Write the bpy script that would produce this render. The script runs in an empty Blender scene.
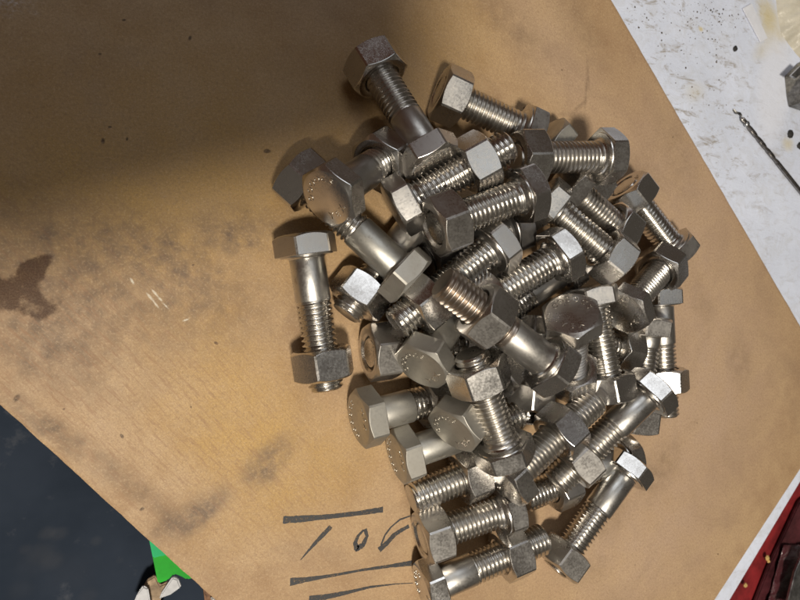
import bpy, bmesh, math, random
from mathutils import Vector, Matrix
random.seed(7)
S = bpy.context.scene
COL = S.collection
MM = 0.001
# ------------------------------------------------------------------ camera
TILT = math.radians(23.5)
CAMP = Vector((0, 0, 0.207))
FWD = Vector((math.sin(TILT), 0, -math.cos(TILT)))
RT = Vector((math.cos(TILT), 0, math.sin(TILT)))
UP = Vector((0, 1, 0))
cam_d = bpy.data.cameras.new('camera')
cam = bpy.data.objects.new('camera', cam_d)
COL.objects.link(cam)
cam.matrix_world = Matrix(((RT.x, UP.x, -FWD.x, CAMP.x), (RT.y, UP.y, -FWD.y, CAMP.y), (RT.z, UP.z, -FWD.z, CAMP.z), (0, 0, 0, 1)))
cam_d.sensor_width = 36
cam_d.lens = 27
cam_d.clip_start = 0.005
cam_d.clip_end = 20
cam_d.dof.use_dof = True
cam_d.dof.focus_distance = 0.213
cam_d.dof.aperture_fstop = 24
S.camera = cam

# ------------------------------------------------------------------ world: dim workshop light, warmer and darker on one side
w = bpy.data.worlds.new('World'); S.world = w; w.use_nodes = True
nt = w.node_tree; nt.nodes.clear()
o_ = nt.nodes.new('ShaderNodeOutputWorld'); bg = nt.nodes.new('ShaderNodeBackground')
tc = nt.nodes.new('ShaderNodeTexCoord'); sx = nt.nodes.new('ShaderNodeSeparateXYZ')
nt.links.new(tc.outputs['Generated'], sx.inputs[0])
r1 = nt.nodes.new('ShaderNodeMapRange'); r1.inputs[1].default_value = -0.6; r1.inputs[2].default_value = 0.6
r1.interpolation_type = 'SMOOTHSTEP'
nt.links.new(sx.outputs['Y'], r1.inputs[0])
m1 = nt.nodes.new('ShaderNodeMix'); m1.data_type = 'RGBA'
nt.links.new(r1.outputs[0], m1.inputs['Factor'])
m1.inputs['A'].default_value = (0.235, 0.205, 0.17, 1)
m1.inputs['B'].default_value = (0.125, 0.050, 0.026, 1)
r2 = nt.nodes.new('ShaderNodeMapRange'); r2.inputs[1].default_value = -0.5; r2.inputs[2].default_value = 0.9
r2.interpolation_type = 'SMOOTHSTEP'
nt.links.new(sx.outputs['X'], r2.inputs[0])
m2 = nt.nodes.new('ShaderNodeMix'); m2.data_type = 'RGBA'
nt.links.new(r2.outputs[0], m2.inputs['Factor'])
nt.links.new(m1.outputs['Result'], m2.inputs['A'])
m2.inputs['B'].default_value = (0.16, 0.14, 0.115, 1)
nt.links.new(m2.outputs['Result'], bg.inputs['Color'])
bg.inputs['Strength'].default_value = 0.46
nt.links.new(bg.outputs[0], o_.inputs[0])

# ------------------------------------------------------------------ lamps
def area(name, loc, target, size, power, col, shape='DISK', sy=None):
    d = bpy.data.lights.new(name, 'AREA'); d.shape = shape; d.size = size
    if sy: d.size_y = sy
    d.energy = power; d.color = col
    o = bpy.data.objects.new(name, d); COL.objects.link(o)
    o.location = loc
    o.rotation_euler = (Vector(target) - Vector(loc)).to_track_quat('-Z', 'Y').to_euler()
    return o
area('bench_lamp', (-0.14, -0.32, 0.85), (0.05, 0, 0), 0.12, 9.8, (1.0, 0.93, 0.81))
area('window_light', (-0.04, 0.70, 0.92), (0.12, 0, 0), 0.54, 1.7, (0.88, 0.94, 1.0), 'RECTANGLE', 0.48)
area('ceiling_light', (0.22, 0.16, 1.30), (0.22, 0.16, 0), 0.74, 0.66, (0.84, 0.93, 1.0), 'RECTANGLE', 0.36)

S.view_settings.view_transform = 'Standard'
S.view_settings.look = 'None'
S.view_settings.exposure = 0.0
S.view_settings.gamma = 1.0
S.render.resolution_x = 1024; S.render.resolution_y = 768

# ------------------------------------------------------------------ helpers
def at(px, py, z=0.0):
    d = FWD + RT * ((px - 400) / 600.0) - UP * ((py - 300) / 600.0)
    return CAMP + d * ((z - CAMP.z) / d.z)

def tag(o, label=None, cat=None, group=None, kind=None):
    if label: o['label'] = label
    if cat: o['category'] = cat
    if group: o['group'] = group
    if kind: o['kind'] = kind
    return o
def link(name, me, parent=None, mat=None):
    o = bpy.data.objects.new(name, me); COL.objects.link(o)
    if parent: o.parent = parent
    return o
def empty(name, loc=(0, 0, 0)):
    o = bpy.data.objects.new(name, None); COL.objects.link(o); o.location = loc
    o.empty_display_size = 0.01
    return o
def mesh(name, verts, faces, mat, sharp=None, smooth=True):
    me = bpy.data.meshes.new(name); me.from_pydata([tuple(v) for v in verts], [], faces); me.update()
    if mat: me.materials.append(mat)
    if smooth:
        me.shade_smooth()
        if sharp: me.set_sharp_from_angle(angle=math.radians(sharp))
    return me

class NB:
    """tiny node builder"""
    def __init__(self, name):
        self.m = bpy.data.materials.new(name); self.m.use_nodes = True
        self.t = self.m.node_tree; self.b = self.t.nodes['Principled BSDF']
        self.co = self.n('ShaderNodeTexCoord').outputs['Object']
    def n(self, k, **kw):
        x = self.t.nodes.new(k)
        for a, v in kw.items(): setattr(x, a, v)
        return x
    def l(self, a, b): self.t.links.new(a, b)
    def noise(self, scale, detail=4, rough=.55, vec=None, dist=0):
        x = self.n('ShaderNodeTexNoise'); x.inputs['Scale'].default_value = scale
        x.inputs['Detail'].default_value = detail; x.inputs['Roughness'].default_value = rough
        x.inputs['Distortion'].default_value = dist
        self.l(vec or self.co, x.inputs['Vector']); return x.outputs['Fac']
    def rng(self, v, a, b, c=0, d=1, smooth=False):
        x = self.n('ShaderNodeMapRange'); self.l(v, x.inputs[0])
        if smooth: x.interpolation_type = 'SMOOTHSTEP'
        for i, q in enumerate((a, b, c, d)): x.inputs[i + 1].default_value = q
        return x.outputs[0]
    def mix(self, f, a, b, mode='MIX'):
        x = self.n('ShaderNodeMix', data_type='RGBA', blend_type=mode)
        if isinstance(f, (int, float)): x.inputs['Factor'].default_value = f
        else: self.l(f, x.inputs['Factor'])
        for s, v in (('A', a), ('B', b)):
            if isinstance(v, tuple): x.inputs[s].default_value = v + (1,) if len(v) == 3 else v
            else: self.l(v, x.inputs[s])
        return x.outputs['Result']
    def math(self, op, a, b=0.0):
        x = self.n('ShaderNodeMath', operation=op)
        for i, v in enumerate((a, b)):
            if isinstance(v, (int, float)): x.inputs[i].default_value = v
            else: self.l(v, x.inputs[i])
        return x.outputs[0]
    def mapping(self, rot=0, scale=(1, 1, 1), loc=(0, 0, 0), vec=None):
        x = self.n('ShaderNodeMapping'); self.l(vec or self.co, x.inputs['Vector'])
        x.inputs['Rotation'].default_value = (0, 0, rot); x.inputs['Scale'].default_value = scale
        x.inputs['Location'].default_value = loc
        return x.outputs[0]
    def bump(self, h, strength, dist):
        x = self.n('ShaderNodeBump'); x.inputs['Strength'].default_value = strength
        x.inputs['Distance'].default_value = dist; self.l(h, x.inputs['Height'])
        self.l(x.outputs[0], self.b.inputs['Normal'])
    def set(self, **kw):
        for k, v in kw.items():
            i = self.b.inputs[k.replace('_', ' ')]
            if isinstance(v, (int, float, tuple)): i.default_value = v if not isinstance(v, tuple) else v + (1,)
            else: self.l(v, i)
        return self.m

def metal(name, c1, c2, r0, r1, brown=0.0, mottle=0.5):
    b = NB(name)
    info = b.n('ShaderNodeObjectInfo')
    n1 = b.noise(110, 5, .6); n2 = b.noise(1300, 3, .6)
    vec = b.mapping(scale=(1, 1, 0.12)); n3 = b.noise(2600, 3, .7, vec)
    col = b.mix(b.rng(n1, .38, .66), c1, c2)
    if brown: col = b.mix(b.math('MULTIPLY', b.rng(b.noise(260, 4, .6), .42, .62), brown), col, (0.36, 0.20, 0.10))
    col = b.mix(b.math('MULTIPLY', b.rng(n2, .64, .80), mottle), col, (0.20, 0.17, 0.14))
    col = b.mix(b.math('MULTIPLY', info.outputs['Random'], .35), col, (0.42, 0.38, 0.33))
    edge = b.rng(b.noise(420, 5, .7, dist=.5), .60, .72); col = b.mix(b.math('MULTIPLY', edge, .35), col, (0.20, 0.15, 0.11))
    rg = b.math('ADD', b.rng(n1, .35, .7, r0, r1), b.math('MULTIPLY', info.outputs['Random'], .12))
    rg = b.math('ADD', rg, b.rng(n2, .3, .7, -.03, .07))
    b.bump(b.math('ADD', n3, b.math('MULTIPLY', n2, .25)), .16, 0.00010)
    return b.set(Base_Color=col, Metallic=1.0, Roughness=rg)
M_FACE = metal('stainless_hex', (0.66, 0.64, 0.615), (0.57, 0.55, 0.525), .13, .25, mottle=.25)
M_SHANK = metal('stainless_shank', (0.57, 0.555, 0.53), (0.47, 0.455, 0.425), .22, .38, mottle=.8)
M_THREAD = metal('stainless_thread', (0.66, 0.635, 0.60), (0.54, 0.515, 0.475), .15, .27)
M_RUST = metal('rust_tinted_thread', (0.46, 0.405, 0.355), (0.38, 0.325, 0.28), .20, .32, brown=.12)
M_DARK = metal('dark_metal', (0.20, 0.20, 0.21), (0.12, 0.115, 0.11), .25, .4)  # near-black metal for one buried bolt
M_DULL = metal('dull_stainless', (0.52, 0.505, 0.46), (0.41, 0.395, 0.355), .34, .48, mottle=.9)
M_MARK = metal('raised_marking_metal', (0.68, 0.65, 0.60), (0.6, 0.57, 0.52), .14, .22, mottle=.1)

# ------------------------------------------------------------------ hex bolt geometry (millimetres, axis +z, outer face of the head at z=0)
AF = 9.5; RC = 10.75
ANG = []
for k in range(6):
    for a in (-27.9, -24, -18, -12, -6, 0, 6, 12, 18, 24, 27.9):
        ANG.append(math.radians(60 * k + a))
def rho(t):
    q = (math.degrees(t) + 30) % 60 - 30
    return min(AF / math.cos(math.radians(q)), RC)
def rings_to_mesh(name, rings, mat, sharp=18, cap0=True, cap1=True, loop=False):
    n = len(rings[0]); V = []; Fc = []
    for r in rings: V += [(x * MM, y * MM, z * MM) for x, y, z in r]
    m = len(rings)
    for i in range(m if loop else m - 1):
        j = (i + 1) % m
        for k in range(n):
            k2 = (k + 1) % n
            Fc.append((i * n + k, i * n + k2, j * n + k2, j * n + k))
    if cap0: Fc.append(tuple(range(n))[::-1])
    if cap1: Fc.append(tuple(range((m - 1) * n, m * n)))
    return mesh(name, V, Fc, mat, sharp)
def circ(r, z): return [(r * math.cos(t), r * math.sin(t), z) for t in ANG]
def hexr(zf, s=0.0): return [((rho(t) - s) * math.cos(t), (rho(t) - s) * math.sin(t), zf(rho(t)) if callable(zf) else zf) for t in ANG]
CH = math.tan(math.radians(30))
def head_mesh(mat, name='head'):
    R = [circ(8.75, .10), circ(8.95, .13), hexr(lambda r: .13 + (r - 8.95) * CH - .06, .10), hexr(lambda r: .13 + (r - 8.95) * CH + .10),
         hexr(6.95), hexr(7.08, .14), circ(9.0, 7.1), circ(8.85, 7.5), circ(7.1, 7.5), circ(6.5, 7.75), circ(5.8, 8.4)]
    return rings_to_mesh(name, [circ(8.2, .0)] + R, mat)
def nut_mesh(mat, name='nut'):
    h = 10.4
    z0 = lambda r: (r - 8.95) * CH
    R = [circ(6.0, 1.0), circ(6.75, .06), circ(6.95, 0), circ(8.8, 0), circ(8.95, .02), hexr(lambda r: z0(r) - .05, .10), hexr(lambda r: z0(r) + .12),
         hexr(lambda r: h - z0(r) - .12), hexr(lambda r: h - z0(r) + .05, .10), circ(8.95, h - .02), circ(8.8, h), circ(6.95, h), circ(6.75, h - .06), circ(6.0, h - 1.0)]
    V = [[(x, y, z - h / 2) for x, y, z in r] for r in R]
    return rings_to_mesh(name, V, mat, cap0=False, cap1=False, loop=True)
PITCH = 1.75
def thread_mesh(z0, z1, mat, name='thread'):
    """helical M12 thread between z0 and z1 with a chamfered tip at z1"""
    N = 40; V = []; Fc = []
    prof = [(0.0, 5.92), (0.10, 5.95), (0.20, 5.92), (0.45, 5.05), (0.60, 4.92), (0.75, 5.12)]
    seq = []
    k0 = int(math.floor(z0 / PITCH)) - 2; k1 = int(math.ceil(z1 / PITCH)) + 1
    for k in range(k0, k1):
        for f, r in prof: seq.append(((k + f) * PITCH, r))
    m = len(seq)
    for z, r in seq:
        for j in range(N + 1):
            t = 2 * math.pi * j / N
            zz = z + PITCH * j / N
            rr = r
            c1 = 5.0 + (z1 - zz) * 1.05           # tip chamfer
            rr = min(rr, max(c1, 5.0))
            if zz < z0 + 1.6: rr = max(rr, 5.92 - max(0, zz - z0) / 1.6 * .9)   # run-out
            zc = min(max(zz, z0), z1)
            V.append((rr * math.cos(t) * MM, rr * math.sin(t) * MM, zc * MM))
    for i in range(m - 1):
        for j in range(N):
            a = i * (N + 1) + j
            q = (a, a + 1, a + N + 2, a + N + 1)
            zs = [V[x][2] for x in q]
            if max(zs) <= z0 * MM + 1e-9 or min(zs) >= z1 * MM - 1e-9: continue
            Fc.append(q)
    base = len(V)
    # tip disc with a shallow dish
    V.append((0, 0, (z1 - .22) * MM))
    for rr, zz in ((4.1, z1 - .22), (4.6, z1 - .02), (5.01, z1)):
        for j in range(N):
            t = 2 * math.pi * j / N
            V.append((rr * math.cos(t) * MM, rr * math.sin(t) * MM, zz * MM))
    for j in range(N):
        j2 = (j + 1) % N
        Fc.append((base, base + 1 + j, base + 1 + j2))
        for q in range(2):
            a = base + 1 + q * N
            Fc.append((a + j, a + N + j, a + N + j2, a + j2))
    return mesh(name, V, Fc, mat, 40)
def shank_mesh(z0, z1, mat):
    N = 40; R = []
    for r, z in ((5.8, z0), (5.95, z0 + .3), (5.97, z1 - .6), (5.7, z1)):
        R.append([(r * math.cos(2 * math.pi * j / N), r * math.sin(2 * math.pi * j / N), z) for j in range(N)])
    return rings_to_mesh('shank', R, mat, 40, False, False)

# raised head marking: characters on an arc, one mesh shared by every marked head
def glyphs(text, r, a0, step, size, flip):
    out = []
    for i, ch in enumerate(text):
        c = bpy.data.curves.new('glyph', 'FONT'); c.body = ch; c.size = size * MM; c.extrude = .13 * MM
        c.align_x = 'CENTER'; c.align_y = 'CENTER'; c.offset = .04 * MM; c.resolution_u = 3
        o = bpy.data.objects.new('glyph', c); COL.objects.link(o)
        bpy.context.view_layer.update()
        me = bpy.data.meshes.new_from_object(o.evaluated_get(bpy.context.evaluated_depsgraph_get()))
        a = a0 + i * step
        # face seen from -z, so x is mirrored
        T = Matrix.Rotation(math.pi, 4, 'Y') @ Matrix.Translation((r * MM * math.sin(math.radians(a)), r * MM * math.cos(math.radians(a)), 0.02 * MM)) @ Matrix.Rotation(-math.radians(a) + (math.pi if flip else 0), 4, 'Z')
        me.transform(T); out.append(me)
        bpy.data.objects.remove(o); bpy.data.curves.remove(c)
    return out
def marking_mesh():
    bm = bmesh.new()
    for me in glyphs('OOOOCS', 6.3, -62, 25, 2.9, False) + glyphs('YEX', 6.0, 208, -28, 2.9, True):
        bm.from_mesh(me); bpy.data.meshes.remove(me)
    me = bpy.data.meshes.new('marking'); bm.to_mesh(me); bm.free(); me.materials.append(M_MARK)
    return me
MARK = marking_mesh()
HEADS = {}; CACHE = {}
def cached(key, fn):
    if key not in CACHE: CACHE[key] = fn()
    return CACHE[key]

# positions of the centre of each head's outer face and of each tip, in millimetres
POS = {
'1':((91.5,45.4,26.6),(74.4,86.9,6.9)),
'2':((141.6,63.8,14.2),(101.8,77.6,8.9)),
'3':((78.9,30.3,19.6),(116.5,53.0,33.4)),
'4':((167.6,55.2,28.4),(125.5,51.5,23.7)),
'5':((149.1,66.2,10.0),(176.7,43.2,8.0)),
'6':((138.3,38.7,20.5),(171.2,12.9,28.4)),
'7':((151.7,46.4,17.5),(188.1,24.6,15.6)),
'9':((125.9,38.0,34.8),(88.2,23.5,32.0)),
'10':((53.0,31.4,27.9),(92.6,58.8,5.7)),
'11':((84.6,5.9,23.8),(46.5,43.8,7.8)),
'13':((50.4,22.1,10.0),(58.4,-30.3,10.1)),
'14':((98.8,36.2,9.6),(65.1,-4.8,9.8)),
'15':((117.9,21.7,27.9),(78.5,-8.5,22.5)),
'16':((130.8,-24.6,41.8),(87.4,5.7,39.3)),
'18':((143.6,18.4,31.1),(107.4,-2.9,24.6)),
'19':((161.1,14.6,10.8),(115.8,-12.9,9.5)),
'20':((136.8,-4.3,41.0),(156.5,-32.7,16.3)),
'21':((162.9,5.4,20.0),(171.1,-39.8,22.9)),
'22':((117.8,-55.8,30.0),(100.2,-17.4,34.9)),
'23':((176.8,-5.5,22.9),(211.6,16.6,12.7)),
'25':((188.8,-33.6,29.6),(147.1,-70.8,18.4)),
'26':((211.0,5.4,8.9),(214.4,-51.5,9.3)),
'27':((199.0,-7.1,14.8),(196.4,-56.7,9.6)),
'28':((151.9,-12.6,9.0),(193.3,-22.0,11.3)),
'29':((119.3,-66.2,25.1),(160.9,-38.5,24.9)),
'30':((195.9,-66.6,7.5),(140.7,-79.0,7.0)),
'32':((133.3,-79.2,12.8),(94.8,-87.2,9.3)),
'33':((192.6,-68.5,12.5),(154.2,-109.1,8.9)),
'34':((95.0,-106.3,8.7),(146.4,-93.8,12.9)),
'35':((131.9,-61.4,10.2),(91.0,-72.5,7.8)),
'36':((84.0,-56.3,9.9),(135.7,-44.6,11.1)),
'37':((98.1,-45.1,25.8),(138.3,-14.3,10.2)),
'38':((145.2,-6.3,9.4),(140.7,-48.6,9.0)),
'39':((86.4,-23.0,25.7),(121.3,11.6,5.8)),
'41':((115.5,-15.3,9.3),(74.2,-18.6,9.6)),
'42':((69.4,-41.4,10.7),(121.6,-33.2,7.2)),
'43':((221.0,19.7,10.9),(191.1,49.2,9.1)),
'44':((135.2,29.4,14.1),(95.6,14.4,10.7)),

}
# id: nut distance from tip, plain length, head edge angle, nut edge angle, marking 'up' in the picture or None, finish, label
G_ = 'hex bolts with nuts piled on the board'
BOLTS = {
 '1': (6, 13, -21, -10, (-.2, -1), 'n', 'bolt at the top of the pile, marked head lower right, amber nut upper left'),
 '2': (5.0, 0, 0, -20, None, 'n', 'bolt on the top rim whose nut has a brown side and black underside'),
 '3': (13, 0, 30, 30, None, 'n', 'threaded bolt whose nut has one square pale blue facet, near the pile top'),
 '4': (5.0, 0, 30, 8, None, 'n', 'horizontal bolt at the upper right with reddish nut at left and wide head at right'),
 '5': (5.5, 0, 0, 0, None, 'd', 'mostly hidden bolt lying crosswise beneath the horizontal upper right bolt'),
 '6': (5.5, 0, 15, 8, None, 'n', 'threaded bolt sloping down right to a nut with a shiny square blue facet'),
 '7': (9, 0, 20, 0, None, 'n', 'threaded bolt with small white head facet, behind the one with the blue nut facet'),
 '9': (4.4, 0, -9, 6, None, 'n', 'bolt whose left-facing nut shows the sunken bolt end in a round hole'),
 '10': (20, 15, 5, 0, (-.45, -.9), 'n', 'bolt at the left rim with round marked head facing up left and a red facet'),
 '11': (5.5, 18, -10, 6, None, 'd', 'long dull bolt running down right from the yellow-lit nut at the upper left'),
 '13': (9, 15, 15, 11, None, 'n', 'lone upright bolt lying apart on bare board left of the pile'),
 '14': (9, 17, 0, -23, None, 'n', 'bolt lying low with its nut on the board just right of the lone bolt'),
 '15': (12.5, 0, 22, -1, None, 'n', 'threaded mid-pile bolt with white head facet above and dark nut facet below left'),
 '16': (19, 17, -6, 8, None, 'r', 'topmost bolt across the middle with rust-brown threaded end and smooth shank'),
 '18': (5.2, 0, -18, 0, None, 'n', 'threaded bolt with a blue striped head facet, above the central round marked head'),
 '19': (6, 17, 0, 0, None, 'n', 'bolt showing only a bright smooth shank under the blue striped head, mostly buried'),
 '20': (5.5, 0, -11, 0, (0, -1), 'n', 'bolt pointing straight down, round marked head facing up in the pile centre'),
 '21': (5.5, 0, 10, -14, None, 'n', 'threaded bolt running down from the central marked head to a grey square nut facet'),
 '22': (8, 0, 30, 37, None, 'n', 'steep threaded bolt left of centre, domed tip at top and tan head facet below'),
 '23': (5.5, 0, 14, 22, (-1, -.2), 'n', 'bolt at the right, marked head facing the viewer and wide nut behind it'),
 '25': (13, 17, 32, 4, None, 'n', 'diagonal bolt at the right rim with one blazing white head facet'),
 '26': (16, 17, 0, 20, None, 'n', 'rightmost vertical bolt lying on the board with smooth upper shank'),
 '27': (6, 5, 0, 0, None, 'n', 'vertical bolt with a silver washer ring, just left of the rightmost vertical bolt'),
 '28': (5.5, 0, 0, 0, None, 'd', 'buried bolt with only its nut edge showing under the right marked head'),
 '29': (19, 0, 8, -18, (-1, .3), 'n', 'threaded bolt low in the pile with a purple-grey nut facet, head down left'),
 '30': (18, 12, 0, 18, None, 'n', 'bolt on the board under the two diagonal right bolts, nut between threaded ends'),
 '32': (4.5, 0, 10, 3, None, 'n', 'second bolt from the bottom, nut facing left with a sunken bolt end'),
 '33': (6, 18, 28, -5, None, 'n', 'diagonal bolt at the lower right with white head facet, nut at the bottom'),
 '34': (15, 13, -5, -7, (-1, 0), 'n', 'bottommost bolt in front, marked head at left and thread past its nut'),
 '35': (25, 0, 0, 11, None, 'n', 'bolt with its bare threaded end pointing left, third from the bottom'),
 '36': (20, 17, -6, 0, (-1, .2), 'd', 'bolt at the left rim with thick smooth shank, above the bare threaded end'),
 '37': (20, 17, 0, 0, (-.6, -.6), 'd', 'bolt with marked head and bright white chamfer, left of the steep threaded bolt'),
 '38': (10.5, 0, 0, -10, None, 'n', 'buried bolt with short threaded tip pointing down, right of the steep threaded bolt'),
 '39': (6, 17, 10, 0, (-.7, -.7), 'd', 'bolt with dull olive marked head facing down left, left of the pile centre'),
 '41': (4.5, 0, 0, 12, None, 'n', 'left rim bolt whose rounded nut has a black top facet and ringed hole'),
 '42': (22, 13, -16, 0, (-1, .2), 'd', 'left rim bolt with short smooth shank, head pointing left, below the ringed black-topped nut'),
 '43': (5, 0, 0, 15, None, 'n', 'bolt at the upper right on bare board, ringed nut up and head down right'),
 '44': (6, 0, 0, 0, None, 'k', 'black bolt buried in the gap below the nut with the sunken end'),
}
def make_bolt(k):
    nd, plain, fh, fn, mup, fin, label = BOLTS[k]
    A, B = [Vector(v) * MM for v in POS[k]]
    L = (B - A).length / MM
    L = round(L * 2) / 2
    d = (B - A).normalized()
    c = CAMP - (A + B) / 2; c = (c - d * c.dot(d)).normalized(); p = d.cross(c)
    root = empty('hex_bolt', A)
    root.matrix_world = Matrix(((c.x, p.x, d.x, A.x), (c.y, p.y, d.y, A.y), (c.z, p.z, d.z, A.z), (0, 0, 0, 1)))
    tag(root, label, 'bolt', G_)
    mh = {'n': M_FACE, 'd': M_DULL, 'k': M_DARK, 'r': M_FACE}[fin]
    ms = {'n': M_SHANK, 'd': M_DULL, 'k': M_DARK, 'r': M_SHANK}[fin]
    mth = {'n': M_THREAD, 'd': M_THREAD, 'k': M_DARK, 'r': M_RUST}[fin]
    h = link('head', cached(('head', mh.name), lambda: head_mesh(mh)), root)
    h.rotation_euler = (0, 0, math.radians(fh - 30))
    if mup is not None:
        mk = link('marking', MARK, h)
        # picture direction -> angle in the plane of the face
        v = RT * mup[0] - UP * mup[1]
        a = math.atan2(v.dot(p), v.dot(c))
        mk.rotation_euler = (0, 0, a - math.pi / 2 - math.radians(fh - 30))
    z0 = 7.5 + plain if plain else 8.6
    if plain: link('shank', cached(('shank', plain, ms.name), lambda: shank_mesh(7.4, z0 + .4, ms)), root)
    else: link('shank', cached(('shank', 1, ms.name), lambda: shank_mesh(7.4, 9.0, ms)), root)
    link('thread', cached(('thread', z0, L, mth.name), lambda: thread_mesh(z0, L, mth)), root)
    mn = M_FACE if fin == 'd' else mh
    n = link('nut', cached(('nut', mn.name), lambda: nut_mesh(mn)), root)
    n.location = (0, 0, (L - nd) * MM); n.rotation_euler = (0, 0, math.radians(fn - 30))
    if k == '16': n_ = root.children
    return root
for k in BOLTS: make_bolt(k)

# ------------------------------------------------------------------ the board
def line_dir(px1, py1, px2, py2):
    a, b = at(px1, py1), at(px2, py2); return a, (b - a).normalized()
def isect(l1, l2):
    (p, u), (q, v) = l1, l2
    den = u.x * v.y - u.y * v.x
    t = ((q.x - p.x) * v.y - (q.y - p.y) * v.x) / den
    return p + u * t
e_r = line_dir(612, 0, 800, 325); e_l = line_dir(0, 405, 215, 600); e_b = line_dir(715, 600, 800, 470)
c_right = isect(e_r, e_b); c_bottom = isect(e_l, e_b)
back = -e_r[1]
print('board dirs', e_r[1], e_l[1], e_b[1], 'corners', c_right, c_bottom)
LEN = 0.42
poly = [c_bottom, c_right, c_right + back * LEN, c_bottom - e_l[1] * LEN]
BT = 0.003
def slab(name, pts, ztop, t, mat, bev=0.0003, parent=None, sub=0):
    bm = bmesh.new()
    vs = [bm.verts.new((p.x, p.y, ztop)) for p in pts]
    f = bm.faces.new(vs); bm.normal_update()
    if f.normal.z < 0: f.normal_flip()
    r = bmesh.ops.extrude_face_region(bm, geom=[f])
    for v in [g for g in r['geom'] if isinstance(g, bmesh.types.BMVert)]: v.co.z -= t
    bmesh.ops.recalc_face_normals(bm, faces=bm.faces)
    if bev: bmesh.ops.bevel(bm, geom=list(bm.edges), offset=bev, segments=2, affect='EDGES')
    me = bpy.data.meshes.new(name); bm.to_mesh(me); bm.free(); me.materials.append(mat)
    return link(name, me, parent)

def spot(b, px, py, rx, ry, rot, soft=.5, warp=.35, nz=None, z=0.0):
    """a stain mask: an ellipse on the surface with a ragged edge (all lengths in metres)"""
    c = at(px, py, z)
    m = b.n('ShaderNodeMapping'); m.vector_type = 'TEXTURE'; b.l(b.co, m.inputs['Vector'])
    m.inputs['Location'].default_value = (c.x, c.y, 0); m.inputs['Rotation'].default_value = (0, 0, math.radians(rot))
    m.inputs['Scale'].default_value = (rx, ry, 1000)
    ln = b.n('ShaderNodeVectorMath', operation='LENGTH'); b.l(m.outputs[0], ln.inputs[0])
    v = ln.outputs['Value']
    if nz is not None: v = b.math('ADD', v, b.math('MULTIPLY', b.math('SUBTRACT', nz, .5), warp * 4))
    return b.rng(v, 1 - soft, 1 + soft, 1, 0, True)

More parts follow.
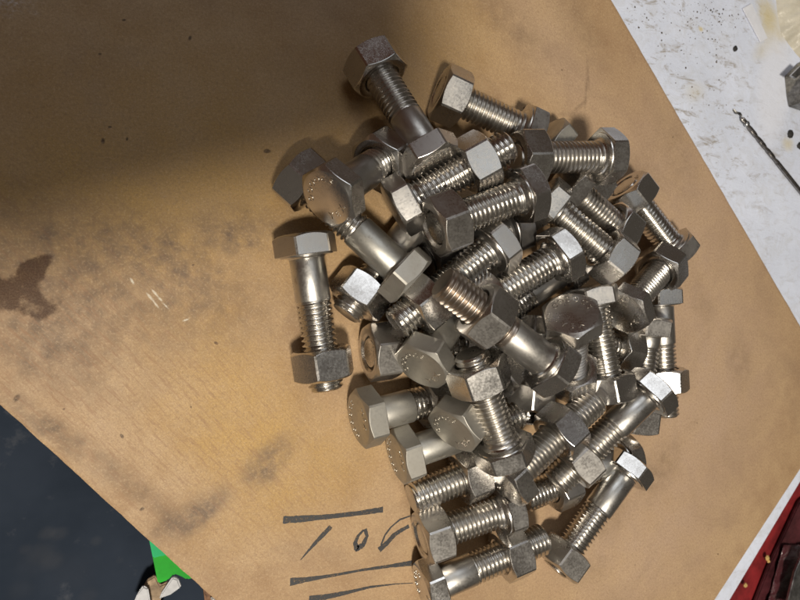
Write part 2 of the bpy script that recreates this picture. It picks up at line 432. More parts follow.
def board_material():
    b = NB('tan_hardboard')
    ang = math.atan2(e_r[1].y, e_r[1].x)
    big = b.noise(14, 4, .6); mid = b.noise(55, 5, .65); fine = b.noise(2200, 3, .7); spk = b.noise(1300, 2, .5)
    rag = b.noise(170, 4, .65)
    fd = e_l[1]; fmap = b.n('ShaderNodeMapping'); fmap.vector_type = 'TEXTURE'; b.l(b.co, fmap.inputs['Vector'])
    fmap.inputs['Rotation'].default_value = (0, 0, math.atan2(fd.y, fd.x)); fmap.inputs['Scale'].default_value = (9, 1, 1)
    fib = b.noise(900, 4, .7, fmap.outputs[0])
    col = b.mix(b.rng(big, .35, .65), (0.41, 0.272, 0.150), (0.51, 0.352, 0.195))
    col = b.mix(b.math('MULTIPLY', b.rng(mid, .42, .68), .65), col, (0.28, 0.165, 0.085))
    # hand-placed stains, painted penumbra and cool light: soft masks stored on the mesh, edges broken up here by noise
    at1 = b.n('ShaderNodeAttribute'); at1.attribute_name = 'stain_and_light_a'; at2 = b.n('ShaderNodeAttribute'); at2.attribute_name = 'stain_b'
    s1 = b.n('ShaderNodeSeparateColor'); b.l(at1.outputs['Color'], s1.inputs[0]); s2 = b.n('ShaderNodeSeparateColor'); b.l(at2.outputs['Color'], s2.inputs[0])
    def rough_mask(v, nz, k):
        x = b.math('MULTIPLY', v, b.math('ADD', 1 - k * .5, b.math('MULTIPLY', nz, k)))
        y = b.n('ShaderNodeClamp'); b.l(x, y.inputs[0]); return y.outputs[0]
    col = b.mix(rough_mask(s1.outputs[0], mid, 2.0), col, (0.52, 0.33, 0.115))
    col = b.mix(rough_mask(s1.outputs[1], mid, 1.6), col, (0.50, 0.36, 0.26))
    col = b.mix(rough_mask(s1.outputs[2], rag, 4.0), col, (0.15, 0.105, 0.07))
    # specks and pin holes
    for px, py, r in ((17, 398, .0016), (142, 509, .0011), (122, 436, .0010), (64, 409, .0006), (191, 407, .0005), (190, 38, .0012), (267, 151, .0016), (103, 141, .0012), (110, 127, .0007), (127, 139, .0007), (100, 54, .0007), (124, 20, .0008), (524, 109, .0012), (216, 343, .0009), (193, 265, .0006), (673, 137, .0007), (697, 423, .0006), (718, 554, .0008), (635, 565, .0004), (448, 68, .0006), (562, 70, .0006)):
        col = b.mix(b.math('MULTIPLY', spot(b, px, py, r * .72, r * .42, random.uniform(0, 180), .45, .3, rag), .9), col, (0.035, 0.02, 0.012))
    v = b.n('ShaderNodeTexVoronoi'); v.inputs['Scale'].default_value = 130; b.l(b.co, v.inputs['Vector'])
    dots = b.math('MULTIPLY', b.rng(v.outputs['Distance'], .035, .075, 1, 0), b.rng(b.noise(60, 2), .5, .62))
    col = b.mix(b.math('MULTIPLY', dots, .25), col, (0.10, 0.06, 0.03))
    # scratches that show the white core
    for px, py, rx, rot in ((150, 297, .0013, -52), (155, 303, .0019, -56), (155, 293, .0012, -52), (166, 306, .0012, -48), (132, 281, .0009, -60), (186, 320, .0009, 20), (160, 299, .0008, -45)):
        col = b.mix(spot(b, px, py, rx, .00030, rot, .6, .5, rag), col, (0.66, 0.60, 0.48))
    # pale dust rubbed into the far corner
    col = b.mix(b.math('MULTIPLY', spot(b, -10, -8, .010, .006, 20, .5, .6, rag), b.rng(spk, .4, .6)), col, (0.62, 0.55, 0.52))
    # faint ring of a drinks can at the top
    col = b.mix(b.rng(b.noise(28, 5, .65, dist=.6), .50, .68, 0, .32), col, (0.26, 0.18, 0.12))
    col = b.mix(b.rng(b.noise(950, 4, .7), .48, .68, 0, .42), col, (0.22, 0.14, 0.085))
    col = b.mix(b.rng(fine, .35, .68, 0, .50), col, (0.24, 0.145, 0.075))
    col = b.mix(b.rng(spk, .54, .70, 0, .20), col, (0.66, 0.49, 0.31))
    streak = b.math('MULTIPLY', b.rng(fib, .50, .64), spot(b, 90, 370, .085, .035, -40, .8, .3, big))
    col = b.mix(b.math('MULTIPLY', streak, .6), col, (0.27, 0.15, 0.08))
    oil = b.rng(b.math('ADD', s2.outputs[0], b.math('MULTIPLY', b.math('SUBTRACT', b.math('ADD', b.math('MULTIPLY', rag, .6), b.math('MULTIPLY', mid, .6)), .60), 2.6)), .40, .95, 0, .95, True)
    col = b.mix(b.math('MULTIPLY', oil, b.rng(fine, .3, .6, .7, 1)), col, (0.060, 0.026, 0.010))
    b.bump(b.math('ADD', b.math('MULTIPLY', fine, .6), fib), .5, .0002)
    return b.set(Base_Color=col, Roughness=b.rng(mid, .3, .7, .48, .66), Specular_IOR_Level=.28)
M_BOARD = board_material()
STAINS_AND_LIGHT = dict(yellow=((205, 385, .026, .018, -30, .8), (250, 440, .02, .012, 10, .6), (60, 215, .05, .018, 5, .8), (200, 170, .06, .04, 0, .6), (300, 480, .03, .015, 20, .6), (420, 60, .04, .02, 40, .4), (640, 480, .03, .02, 40, .25), (560, 590, .03, .012, 10, .3)),
 pink_and_cool_light=((80, 330, .035, .02, -35, .3), (700, 400, .060, .045, 60, .7), (680, 200, .04, .05, 20, .6), (560, 60, .04, .015, -50, .45), (620, 550, .05, .03, 0, .6)),  # pinkish blotches; those at the right also put cooler light into the colour
 grime_and_penumbra=((232, 228, .014, .007, 10, .45), (175, 262, .016, .008, -40, .35), (268, 460, .008, .0045, 40, .75), (262, 474, .005, .004, 0, .5), (200, 512, .009, .0042, 30, .75), (185, 522, .007, .004, 20, .6), (120, 280, .045, .018, -10, .5), (30, 240, .03, .012, 0, .4), (60, 325, .02, .014, -20, .45), (240, 238, .006, .004, 0, .6), (70, 370, .016, .006, -40, .3), (510, 25, .02, .008, -30, .3), (640, 180, .012, .01, 0, .3), (660, 470, .014, .008, 50, .35), (610, 520, .012, .006, 30, .25), (740, 360, .008, .014, 20, .25), (590, 570, .01, .006, 0, .25), (588, 72, .0006, .006, 5, .5), (586, 92, .0006, .006, -5, .5), (579, 107, .004, .0006, 40, .5), (564, 114, .004, .0006, 10, .4), (212, 503, .004, .0012, 30, .8), (165, 525, .006, .004, 10, .4),  # dirt, and broad left patches that paint the phone shadow's soft penumbra
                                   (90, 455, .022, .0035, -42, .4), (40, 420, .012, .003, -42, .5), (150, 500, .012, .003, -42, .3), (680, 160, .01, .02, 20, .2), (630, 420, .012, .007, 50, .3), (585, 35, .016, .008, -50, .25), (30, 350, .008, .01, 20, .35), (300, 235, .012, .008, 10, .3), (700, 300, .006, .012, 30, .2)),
 oil=((37, 267, .0046, .0030, 40, 1), (26, 281, .0040, .0058, -35, .95), (5, 294, .0070, .0044, -20, 1), (26, 304, .0095, .0044, -12, .92), (42, 310, .004, .003, 0, .7)))

def board_mesh():
    import numpy as np
    a, c = c_bottom, c_right; e = poly[2] - poly[1]
    N, M = 330, 480
    S_, T2 = np.meshgrid(np.linspace(0, 1, N), np.linspace(0, 1, M) ** 1.15)
    X = a.x + (c.x - a.x) * S_ + e.x * T2; Y = a.y + (c.y - a.y) * S_ + e.y * T2
    Z = np.zeros_like(X); Z[0, :] = Z[-1, :] = -.00035; Z[:, 0] = Z[:, -1] = -.00035
    rs = np.random.RandomState(3)
    def wob(n, amp):
        x = np.convolve(rs.randn(n + 24), np.ones(7) / 7, 'same')[12:12 + n] + .5 * np.convolve(rs.randn(n + 24), np.ones(25) / 25, 'same')[12:12 + n] * 3
        return x * amp
    ex, ey = e.normalized().x, e.normalized().y; px_, py_ = -ey, ex
    w0, w1, w2 = wob(N, .00016), wob(M, .00016), wob(M, .00016)
    X[0, :] += w0 * ex; Y[0, :] += w0 * ey
    X[:, -1] += w1 * px_; Y[:, -1] += w1 * py_; X[:, 0] += w2 * px_; Y[:, 0] += w2 * py_
    rim = [(0, k) for k in range(N)] + [(k, N - 1) for k in range(1, M)] + [(M - 1, k) for k in range(N - 2, -1, -1)] + [(k, 0) for k in range(M - 2, 0, -1)]
    V = np.stack([X.ravel(), Y.ravel(), Z.ravel()], 1)
    lo = np.array([(X[r], Y[r], -BT) for r in rim])
    # slightly fuzzy cut edge
    F_ = []
    idx = np.arange(N * M).reshape(M, N)
    qd = np.stack([idx[:-1, :-1], idx[:-1, 1:], idx[1:, 1:], idx[1:, :-1]], -1).reshape(-1, 4)
    base = N * M; n = len(rim)
    F_ = qd.tolist()
    for k in range(n):
        k2 = (k + 1) % n; F_.append([int(idx[rim[k]]), base + k, base + k2, int(idx[rim[k2]])])
    F_.append([base + k for k in range(n)])
    allv = np.concatenate([V, lo])
    me = bpy.data.meshes.new('board'); me.from_pydata(allv.tolist(), [], F_); me.update(); me.materials.append(M_BOARD)
    bm = bmesh.new(); bm.from_mesh(me); bmesh.ops.recalc_face_normals(bm, faces=bm.faces); bm.to_mesh(me); bm.free()
    me.shade_smooth(); me.set_sharp_from_angle(angle=math.radians(40))
    out = {}
    for kind, soft in (('yellow', .9), ('pink_and_cool_light', .9), ('grime_and_penumbra', .8), ('oil', .5)):
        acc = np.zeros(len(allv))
        for px, py, rx, ry, rot, s in STAINS_AND_LIGHT[kind]:
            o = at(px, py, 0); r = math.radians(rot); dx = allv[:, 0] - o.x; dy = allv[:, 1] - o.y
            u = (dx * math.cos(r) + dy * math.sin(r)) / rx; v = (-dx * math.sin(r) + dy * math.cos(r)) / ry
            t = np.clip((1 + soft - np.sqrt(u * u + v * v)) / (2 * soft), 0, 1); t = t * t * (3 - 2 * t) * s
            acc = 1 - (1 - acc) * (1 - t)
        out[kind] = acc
    for nm, ch in (('stain_and_light_a', ('yellow', 'pink_and_cool_light', 'grime_and_penumbra')), ('stain_b', ('oil', None, None))):
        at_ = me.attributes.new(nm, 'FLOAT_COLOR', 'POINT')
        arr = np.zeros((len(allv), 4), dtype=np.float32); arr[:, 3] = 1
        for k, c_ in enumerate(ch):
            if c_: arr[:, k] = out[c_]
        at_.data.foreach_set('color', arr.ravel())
    return me
board = link('board', board_mesh())
tag(board, 'tan stained hardboard sheet with marker writing that carries the bolts', 'board')

# marker writing
def ink_material():
    b = NB('dry_marker_ink')
    n = b.noise(1400, 3, .7); n2 = b.noise(350, 3, .6)
    a = b.math('MULTIPLY', b.rng(n, .30, .46, .25, .95), b.rng(n2, .25, .5, .6, 1))
    b.m.surface_render_method = 'DITHERED'
    return b.set(Base_Color=(0.035, 0.035, 0.037), Roughness=.6, Alpha=a)
M_INK = ink_material()
def stroke(pts, name='marker_stroke'):
    """pts: (px, py, width px); a strip 0.06 mm thick"""
    V = []; Fc = []
    P = [at(x, y, 0) for x, y, w_ in pts]
    # densify
    D = []
    for i in range(len(P) - 1):
        for s in range(8):
            t = s / 8; D.append((P[i].lerp(P[i + 1], t), pts[i][2] * (1 - t) + pts[i + 1][2] * t))
    D.append((P[-1], pts[-1][2]))
    for i, (q, w_) in enumerate(D):
        a = D[max(i - 1, 0)][0]; c = D[min(i + 1, len(D) - 1)][0]
        t = (c - a).normalized(); n = Vector((-t.y, t.x, 0)); w2 = w_ * .00048 / 2 * random.uniform(.88, 1.12)
        for s, z in ((-1, .00001), (-1, .00005), (1, .00005), (1, .00001)):
            V.append(q + n * w2 * s + Vector((0, 0, z)))
    for i in range(len(D) - 1):
        for s in range(3):
            a = i * 4 + s; Fc.append((a, a + 1, a + 5, a + 4))
    o = link(name, mesh(name, V, Fc, M_INK, smooth=False), board); return o
stroke([(283, 520, 5.5), (300, 519, 5), (330, 516.5, 3.6), (360, 513, 3.4), (383, 509.5, 4.4)])
stroke([(300.5, 560, .6), (309, 550, 1.8), (318, 540, 3), (331, 526.5, 3.6)])
stroke([(365, 529, 3.2), (367, 536, 2.6), (363, 545, 3.6), (357, 548.5, 5), (355, 543, 3), (358, 536, 2.2), (363.5, 530, 1.8)])
stroke([(379, 550, 5), (387, 543, 3.8), (394, 535, 3.6), (400, 531, 3.2), (409, 526, 2.8)])
stroke([(381, 545, 1.4), (385, 535, 1.3), (391, 527, 1.3), (400, 519.5, 1.3), (410, 516, 1.3)])
stroke([(290, 582, 5.5), (310, 579, 3.2), (335, 575, 2.0), (362, 570, 1.8), (390, 566, 2.6), (412, 563, 4)])
stroke([(309, 599, 5), (325, 597, 4), (345, 593, 3), (370, 587, 1.8), (395, 584, .8), (413, 583, .5)])

# ------------------------------------------------------------------ white bench sheet under and right of the board
def white_material():
    b = NB('smeared_white_sheet')
    big = b.noise(30, 4, .6); mid = b.noise(120, 6, .7, dist=.8)
    st = b.noise(240, 5, .75, b.mapping(rot=math.radians(35), scale=(.35, 1, 1)), .6)
    spk = b.noise(700, 3, .6)
    col = b.mix(b.rng(big, .35, .7), (0.60, 0.64, 0.75), (0.69, 0.735, 0.86))
    col = b.mix(b.math('MULTIPLY', b.rng(mid, .48, .70), .35), col, (0.45, 0.43, 0.40))
    msk = b.rng(st, .54, .68)
    zone = spot(b, 690, 60, .075, .05, -50, .6, .3, big, -BT)
    col = b.mix(b.math('MULTIPLY', msk, b.rng(zone, 0, 1, .25, .9)), col, (0.29, 0.25, 0.20))
    col = b.mix(b.math('MULTIPLY', b.rng(spk, .66, .72), b.rng(zone, 0, 1, .1, .8)), col, (0.13, 0.10, 0.08))
    for px, py, rx, ry, rot, a in ((772, 25, .012, .007, -60, .75), (781, 36, .004, .003, 0, .9), (765, 50, .008, .004, 30, .4), (695, 92, .006, .004, 20, .25), (788, 144, .004, .003, 0, .5), (701, 29, .0014, .001, 0, .8)):
        col = b.mix(b.math('MULTIPLY', spot(b, px, py, rx, ry, rot, .8, .5, mid, -BT), a), col, (0.58, 0.47, 0.20))
    # clean plastic band near the cloth
    col = b.mix(b.math('MULTIPLY', spot(b, 775, 85, .012, .030, -10, .4, .2, mid, -BT), .8), col, (0.72, 0.74, 0.82))
    b.bump(b.math('ADD', mid, st), .5, .0006)
    return b.set(Base_Color=col, Roughness=.5)
M_WHITE = white_material()
off = line_dir(731, 600, 800, 484)
# same point but on the sheet's own level
oa, ob = at(731, 600, -BT), at(800, 484, -BT)
ou = (ob - oa).normalized(); nrm = Vector((-ou.y, ou.x, 0))
inward = back
far = Vector((0.60, 0.10, 0))
p0 = oa - ou * 0.065; p1 = oa + ou * 0.45
wp = [p0, p1, p1 + inward * 0.50, p0 + inward * 0.30]
sheet = slab('bench_sheet', wp, -BT - .0001, 0.012, M_WHITE, .0008)
tag(sheet, None, None, None, 'structure')

# ------------------------------------------------------------------ dark table far below on the left
def dark_material():
    b = NB('dark_blue_tabletop')
    n = b.noise(10, 5, .6); m = b.noise(50, 5, .7)
    col = b.mix(b.rng(n, .35, .68), (0.011, 0.018, 0.030), (0.030, 0.040, 0.060))
    col = b.mix(b.math('MULTIPLY', b.rng(m, .58, .75), .4), col, (0.13, 0.13, 0.14))
    for px, py, r, a in ((47, 533, .004, .75), (59, 534, .004, .65), (52, 561, .0055, .6), (40, 553, .006, .4), (96, 541, .003, .6), (25, 549, .003, .45), (88, 596, .005, .45), (37, 560, .01, .25), (70, 575, .012, .2), (20, 590, .006, .3), (120, 560, .002, .3)):
        col = b.mix(b.math('MULTIPLY', spot(b, px, py, r * .8, r * .65, 20, .6, .3, m, -.12), a * .04), col, (0.42, 0.36, 0.30))
    return b.set(Base_Color=col, Roughness=.75, Specular_IOR_Level=.12)
M_TABLE = dark_material()
V = [(-.8, -.9, -.12), (.9, -.9, -.12), (.9, .9, -.12), (-.8, .9, -.12)]
tab = link('floor', mesh('floor', V, [(0, 1, 2, 3)], M_TABLE, smooth=False)); tag(tab, kind='structure')

def simple(name, col, rough=.5, metallic=0, nscale=200, var=.25, bump=.3, bd=.0004, **kw):
    b = NB(name); n = b.noise(nscale, 5, .65)
    dk = tuple(c * (1 - var * 1.6) for c in col); lt = tuple(min(1, c * (1 + var)) for c in col)
    c = b.mix(b.rng(n, .33, .68), dk, lt)
    b.bump(n, bump, bd)
    return b.set(Base_Color=c, Roughness=rough, Metallic=metallic, **kw)
M_GREEN = simple('green_plastic', (0.003, 0.42, 0.010), .7, nscale=60, var=.15)
M_GREEN2 = simple('pale_green_plastic', (0.006, 0.45, 0.15), .7, nscale=60, var=.1)
M_BEIGE = simple('beige_rag', (0.40, 0.29, 0.19), .9, nscale=160, var=.3, bump=.6)
M_WRAG = simple('white_paper', (0.62, 0.62, 0.64), .8, nscale=120, var=.12)
M_RED = simple('red_plastic', (0.20, 0.014, 0.016), .5, nscale=90, var=.3)
M_MAROON = simple('maroon_film', (0.06, 0.014, 0.017), .35, nscale=90, var=.4, bump=.8, bd=.002)
M_STEEL = simple('worn_steel', (0.30, 0.29, 0.27), .38, 1, nscale=400, var=.35)
M_STEELL = simple('bright_worn_steel', (0.5, 0.5, 0.5), .35, 1, nscale=300, var=.3)
M_CLOTH = simple('cream_plastic_bag', (0.52, 0.48, 0.39), .35, nscale=60, var=.12, bump=.5, bd=.002)
M_BLACK = simple('black_grit', (0.02, 0.018, 0.016), .7, nscale=900)
M_CRUMB = simple('dirt_crumbs', (0.10, 0.075, 0.05), .85, nscale=900, var=.5)
M_DRILL = simple('drill_steel', (0.27, 0.25, 0.235), .28, 1, nscale=600, var=.3)
M_PLAST = simple('black_phone_glass', (0.012, 0.012, 0.014), .25, nscale=100, var=.2)

def sheetlet(name, pts, z, t, mat, parent=None, lift=0.0):
    """thin bent piece from picture corners at height z (list of z allowed)"""
    zs = z if isinstance(z, (list, tuple)) else [z] * len(pts)
    P = [at(x, y, q) for (x, y), q in zip(pts, zs)]
    bm = bmesh.new(); vs = [bm.verts.new(p) for p in P]; f = bm.faces.new(vs); bm.normal_update()
    if f.normal.z < 0: f.normal_flip(); bm.normal_update()
    nn = f.normal.copy()
    r = bmesh.ops.extrude_face_region(bm, geom=[f])
    for v in [g for g in r['geom'] if isinstance(g, bmesh.types.BMVert)]: v.co -= nn * t
    bmesh.ops.recalc_face_normals(bm, faces=bm.faces)
    bmesh.ops.bevel(bm, geom=list(bm.edges), offset=min(t * .3, .0006), segments=2, affect='EDGES')
    me = bpy.data.meshes.new(name); bm.to_mesh(me); bm.free(); me.materials.append(mat)
    me.shade_smooth(); me.set_sharp_from_angle(angle=math.radians(50))
    return link(name, me, parent)

g = empty('plastic_tag', at(165, 560, -.10)); tag(g, 'bright green plastic piece sticking out under the lower left edge of the board', 'plastic piece')
def under(parent, o): o.parent = parent; o.matrix_parent_inverse = Matrix.Translation(-parent.location); return o
under(g, sheetlet('body', [(148, 534), (158, 584), (168, 580.5), (174, 574), (181, 576.5), (187, 580), (215, 572), (200, 545)], -.095, .0025, M_GREEN))
under(g, sheetlet('fold', [(147, 530), (153, 559), (158, 557), (165, 556), (172, 553), (190, 550), (180, 535)], -.0918, .0025, M_GREEN2))
g = empty('crumpled_wrapper', at(155, 590, -.11)); tag(g, 'crumpled beige and white paper wrapper below the green plastic', 'wrapper')
under(g, sheetlet('paper', [(147, 581), (155, 576), (160, 586), (169, 582), (166, 590), (160, 601), (162, 612), (146, 612), (141, 592)], [-.108, -.105, -.108, -.104, -.108, -.11, -.112, -.112, -.108], .002, M_BEIGE))
under(g, sheetlet('strip', [(161, 594), (172, 578), (178, 580), (181, 588), (171, 594), (159, 600)], [-.106, -.100, -.100, -.103, -.104, -.108], .002, M_WRAG))
under(g, sheetlet('strip', [(143, 586), (148, 589), (152, 612), (130, 612), (137, 595)], [-.104, -.103, -.106, -.106, -.104], .002, M_WRAG))
# small rusty clip under the board edge
g = empty('rusty_clip', at(212, 596, -.02)); tag(g, 'small rusty metal clip peeking out under the board edge at the bottom', 'clip')
under(g, sheetlet('jaw', [(203, 584), (211, 590), (222, 606), (206, 608), (204, 596)], -.012, .004, simple('rust', (.16, .08, .04), .6, .5, nscale=500, var=.4)))
under(g, sheetlet('spring', [(210, 597), (214, 594), (217, 600), (213, 604)], -.008, .002, M_DRILL))

# ------------------------------------------------------------------ red box beyond the sheet
g = empty('red_box', at(790, 560, -.03)); tag(g, 'red plastic box with crumpled clear film beyond the white strip at the lower right', 'box')
q = [(724, 612), (800, 478), (835, 478), (835, 612)]
under(g, sheetlet('lid', [(700, 640), (800, 470), (880, 420), (880, 640)], -.022, .02, M_RED))
under(g, sheetlet('rim', [(752, 612), (770, 566), (800, 502), (826, 480), (826, 612)], -.019, .0022, M_MAROON))
def film():
    """crumpled clear film, a wavy sheet with real folds"""
    b = NB('crumpled_film'); n = b.noise(70, 5, .7, b.mapping(rot=.9, scale=(.4, 1.6, 1)), 1.0)
    b.bump(n, .8, .004)
    c = b.mix(b.rng(n, .56, .66), (0.075, 0.022, 0.026), (0.17, 0.12, 0.12))
    m = b.set(Base_Color=c, Roughness=.16)
    V = []; Fc = []; N = 24
    for i in range(N + 1):
        for j in range(N + 1):
            px = 764 + 50 * i / N + 22 * (1 - j / N) * .9; py = 545 + 70 * j / N
            z = -.0172 + .0006 * math.sin(i * .9 + j * .35) + 0.0004 * math.sin(j * 1.1 - i * .5)
            V.append(at(px, py, z))
    for i in range(N):
        for j in range(N):
            a = i * (N + 1) + j; Fc.append((a, a + 1, a + N + 2, a + N + 1))
    o = link('film', mesh('film', V, Fc, m)); s = o.modifiers.new('thickness', 'SOLIDIFY'); s.thickness = .0002
    return o
under(g, film())
under(g, sheetlet('edge_strip', [(786, 612), (796, 572), (803, 556), (812, 556), (806, 612)], -.008, .002, M_STEELL))

# ------------------------------------------------------------------ things on the white sheet
ZS = -BT - .0001
def blob(name, px, py, r, h, mat, z=ZS, n=9, sx=1.0):
    c = at(px, py, z); V = []; Fc = []
    rr = [r * random.uniform(.75, 1.2) for _ in range(n)]
    a0 = random.random() * 6
    for k, (s, zz) in enumerate(((1, 0), (1.02, .4), (.6, .95))):
        for j in range(n):
            t = a0 + 2 * math.pi * j / n
            V.append(c + Vector((rr[j] * s * math.cos(t) * sx, rr[j] * s * math.sin(t), zz * h)))
    V.append(c + Vector((0, 0, h)))
    for k in range(2):
        for j in range(n): Fc.append((k * n + j, k * n + (j + 1) % n, (k + 1) * n + (j + 1) % n, (k + 1) * n + j))
    for j in range(n): Fc.append((2 * n + j, 2 * n + (j + 1) % n, 3 * n))
    return V, Fc
V, Fc = blob('chip', 790, 134, .0022, .0012, M_BLACK)
tag(link('chip', mesh('chip', V, Fc, M_BLACK, 40)), 'black oval chip on the white sheet at the right picture edge', 'chip')
V, Fc = blob('chip', 735, 49, .0015, .0010, M_BLACK)
tag(link('chip', mesh('chip', V, Fc, M_BLACK, 40)), 'small dark chip on the white sheet beside the white tape strip', 'chip')
V, Fc = blob('chip', 799, 146, .0018, .0012, M_BLACK)
tag(link('chip', mesh('chip', V, Fc, M_BLACK, 40)), 'brown-black chip touching the picture edge just below the oval chip', 'chip')
# crumbs nobody could count
V = []; Fc = []
for i in range(200):
    if i < 240: px = random.uniform(612, 720); py = random.gauss(45, 40); 
    else: px = random.uniform(640, 800); py = random.uniform(-5, 260)
    if i % 3 == 0: px = random.gauss(712, 18); py = random.gauss(12 + (px - 690) * .1, 6)
    if px < 612 + py * .58 + 8: continue
    v, f = blob('c', px, py, abs(random.gauss(.00018, .00016)) + .00009, .0002, None, n=6)
    k = len(V); V += v; Fc += [tuple(a + k for a in q_) for q_ in f]
tag(link('dirt_crumbs', mesh('dirt_crumbs', V, Fc, M_CRUMB)), 'fine dark dirt crumbs scattered over the white sheet', 'dirt', kind='stuff')
V = []; Fc = []
for px, py, r in ((767, 558, .0016), (745, 585, .0013), (768, 561, .001), (776, 590, .0006)):
    v, f = blob('c', px, py, r, .001, None, z=-.0195, n=8)
    k = len(V); V += v; Fc += [tuple(a + k for a in q_) for q_ in f]
tag(link('sawdust', mesh('sawdust', V, Fc, simple('sawdust_yellow', (.62, .40, .14), .9), 30)), 'yellow sawdust crumbs on the red box', 'sawdust', kind='stuff')

tp = sheetlet('tape_strip', [(743, 8), (752, 3), (768, 38), (761, 42)], ZS + .0009, .0008, simple('white_tape', (.70, .71, .76), .45, nscale=80, var=.06))
tag(tp, 'short white tape strip stuck on the white sheet near the top right corner', 'tape')

# twist drill bit
def drill():
    a = at(741, 117, ZS + .0016); e = at(838, 238, ZS + .0013); d = (e - a); Ld = d.length; d.normalize()
    u = d.cross(Vector((0, 0, 1))).normalized(); v_ = u.cross(d)
    root = empty('drill_bit', a); tag(root, 'thin steel twist drill bit lying on the white sheet at the right', 'drill bit')
    N = 20; M = 150; V = []; Fc = []; R = .00105
    fl = .036
    for i in range(M + 1):
        s = i / M * fl; tw = s / .0085 * 2 * math.pi * .5
        taper = min(1, .15 + s / .0016)
        for j in range(N):
            t = 2 * math.pi * j / N
            r = R * (1 - .50 * max(0, math.cos(2 * t)) ** 1.3) * taper
            q_ = t + tw; V.append(Vector((r * math.cos(q_), r * math.sin(q_), s)))
    for i in range(M):
        for j in range(N): Fc.append((i * N + j, i * N + (j + 1) % N, (i + 1) * N + (j + 1) % N, (i + 1) * N + j))
    Fc.append(tuple(range(N))[::-1])
    mt = Matrix(((u.x, v_.x, d.x, 0), (u.y, v_.y, d.y, 0), (u.z, v_.z, d.z, 0), (0, 0, 0, 1))) 
    me = mesh('flutes', [mt @ q_ for q_ in V], Fc, M_DRILL, 60); link('flutes', me, root)
    V = []; Fc = []
    for i, (s, r) in enumerate(((fl - .001, .0010), (fl, R), (Ld, R), (Ld, .0001))):
        for j in range(N):
            t = 2 * math.pi * j / N; V.append(mt @ Vector((r * math.cos(t), r * math.sin(t), s)))
    for i in range(3):
        for j in range(N): Fc.append((i * N + j, i * N + (j + 1) % N, (i + 1) * N + (j + 1) % N, (i + 1) * N + j))
    link('shank', mesh('shank', V, Fc, M_DRILL, 60), root)
    # curl of swarf at the point and a bright ball of metal
    V = []; Fc = []; n = 6
    for i in range(14):
        t = i / 13; c = at(734 + 7.5 * t, 109.5 + 7 * t + 1.2 * math.sin(t * 6), ZS + .001) - a; r = .0003 + .0003 * math.sin(t * 3)
        for j in range(n): V.append(c + Vector((r * math.cos(j * math.tau / n), r * math.sin(j * math.tau / n) * .8, r * math.sin(j * math.tau / n + 1))))
    for i in range(13):
        for j in range(n): Fc.append((i * n + j, i * n + (j + 1) % n, (i + 1) * n + (j + 1) % n, (i + 1) * n + j))
    link('swarf', mesh('swarf', V, Fc, M_STEEL), root)
    bm = bmesh.new(); bmesh.ops.create_icosphere(bm, subdivisions=3, radius=.0016); me = bpy.data.meshes.new('bead')
    for q_ in bm.verts: q_.co.z *= .7
    bm.to_mesh(me); bm.free(); me.materials.append(M_STEELL); me.shade_smooth()
    o = link('bead', me, root); o.location = at(747, 124, ZS + .0016) - a
drill()

# worn steel jaw at the right edge
def jaw():
    c = at(812, 88, ZS); root = empty('steel_jaw', c); tag(root, 'worn grey steel tool jaw at the right edge above the drill bit', 'tool')
    pts = [(784, 76), (797, 63), (830, 50), (848, 80), (835, 120), (800, 111), (788, 107), (786, 96)]
    bm = bmesh.new(); P = [at(x, y, ZS) - c for x, y in pts]
    lo = [bm.verts.new(p) for p in P]; hi = [bm.verts.new(p * (.93 - .14 * (i in (0, 1))) + Vector((0, 0, .006 + .0015 * (i % 2)))) for i, p in enumerate(P)]
    n = len(P)
    for i in range(n): bm.faces.new((lo[i], lo[(i + 1) % n], hi[(i + 1) % n], hi[i]))
    bm.faces.new(lo[::-1]); t = bm.verts.new((.001, 0, .0078))
    for i in range(n): bm.faces.new((hi[i], hi[(i + 1) % n], t))
    bmesh.ops.recalc_face_normals(bm, faces=bm.faces)
    bmesh.ops.bevel(bm, geom=list(bm.edges), offset=.0004, segments=2, affect='EDGES')
    me = bpy.data.meshes.new('jaw_body'); bm.to_mesh(me); bm.free(); me.materials.append(M_STEEL)
    link('jaw_body', me, root)
    bm = bmesh.new()
    A_ = [at(x, y, ZS + .0079) - c for x, y in ((789, 76), (799, 66), (803, 69), (794, 79))]
    lo = [bm.verts.new(p) for p in A_]; hi = [bm.verts.new(p + Vector((0, 0, .0012))) for p in A_]
    for i in range(4): bm.faces.new((lo[i], lo[(i + 1) % 4], hi[(i + 1) % 4], hi[i]))
    bm.faces.new(hi); bm.faces.new(lo[::-1]); bmesh.ops.recalc_face_normals(bm, faces=bm.faces)
    me = bpy.data.meshes.new('tooth'); bm.to_mesh(me); bm.free(); me.materials.append(M_STEELL)
    link('tooth', me, root)
jaw()

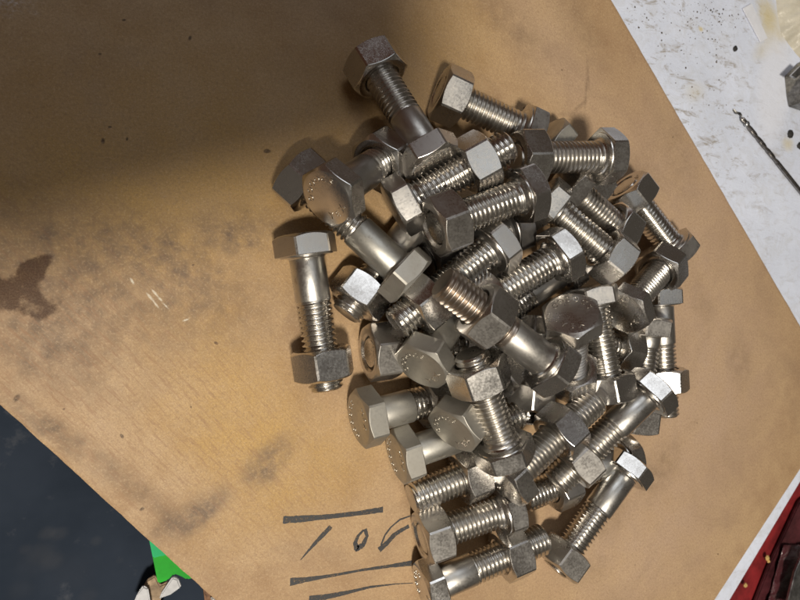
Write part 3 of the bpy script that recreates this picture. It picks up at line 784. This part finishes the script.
# cream plastic bag in the corner
def bag():
    V = []; Fc = []; N = 30
    c = at(815, 5, ZS)
    rim = [(774, -22), (776, 0), (778, 18), (781, 32), (787, 42), (793, 50), (800, 58), (812, 66), (830, 70), (850, 50), (860, 0), (840, -40), (805, -50), (782, -40)]
    P = [at(x, y, ZS) for x, y in rim]
    n = len(P) * 4; ring = []
    for i in range(len(P)):
        a, b_, c_, d_ = P[i - 1], P[i], P[(i + 1) % len(P)], P[(i + 2) % len(P)]
        for s in range(4):
            t = s / 4
            ring.append(.5 * ((2 * b_) + (c_ - a) * t + (2 * a - 5 * b_ + 4 * c_ - d_) * t * t + (3 * b_ - a - 3 * c_ + d_) * t ** 3))
    K = 10
    for k in range(K):
        f = 1 - k / K
        h = .0075 * math.sin(min(1, (1 - f) * 2.2) * math.pi / 2)
        for j, q_ in enumerate(ring):
            V.append(c + (q_ - c) * f + Vector((0, 0, h + (.0011 * math.sin(j * .9 + k * 1.7) + .0008 * math.sin(j * 2.3 - k) if k else 0))))
    V.append(c + Vector((0, 0, .0078)))
    for k in range(K - 1):
        for j in range(n): Fc.append((k * n + j, k * n + (j + 1) % n, (k + 1) * n + (j + 1) % n, (k + 1) * n + j))
    for j in range(n): Fc.append(((K - 1) * n + j, (K - 1) * n + (j + 1) % n, K * n))
    tag(link('plastic_bag', mesh('plastic_bag', V, Fc, M_CLOTH)), 'cream plastic bag filling the top right corner of the picture', 'bag')
bag()

# ------------------------------------------------------------------ the phone that takes the picture: a real slab just behind the lens; its shadow falls on the board
def phone():
    Lp, Wp, T_ = .132, .082, .008
    bm = bmesh.new(); bmesh.ops.create_cube(bm, size=1)
    bmesh.ops.scale(bm, vec=(Lp, Wp, T_), verts=bm.verts)
    vert = [e for e in bm.edges if abs(e.verts[0].co.z - e.verts[1].co.z) > T_ * .5]
    bmesh.ops.bevel(bm, geom=vert, offset=.011, segments=8, affect='EDGES')
    bmesh.ops.bevel(bm, geom=[e for e in bm.edges if abs(e.verts[0].co.z - e.verts[1].co.z) < 1e-6], offset=.0015, segments=3, affect='EDGES')
    me = bpy.data.meshes.new('smartphone'); bm.to_mesh(me); bm.free(); me.materials.append(M_PLAST)
    o = link('smartphone', me)
    o.matrix_world = Matrix.Translation(PHONE_C) @ Matrix(((RT.x, UP.x, -FWD.x, 0), (RT.y, UP.y, -FWD.y, 0), (RT.z, UP.z, -FWD.z, 0), (0, 0, 0, 1))) @ Matrix.Rotation(math.radians(PHONE_ROT), 4, 'Z')
    tag(o, 'black phone held above the board, casting the wide soft shadow at the upper left', 'phone')
PHONE_C = CAMP + Vector((-.026, -.021, .016)); PHONE_ROT = 9
phone()
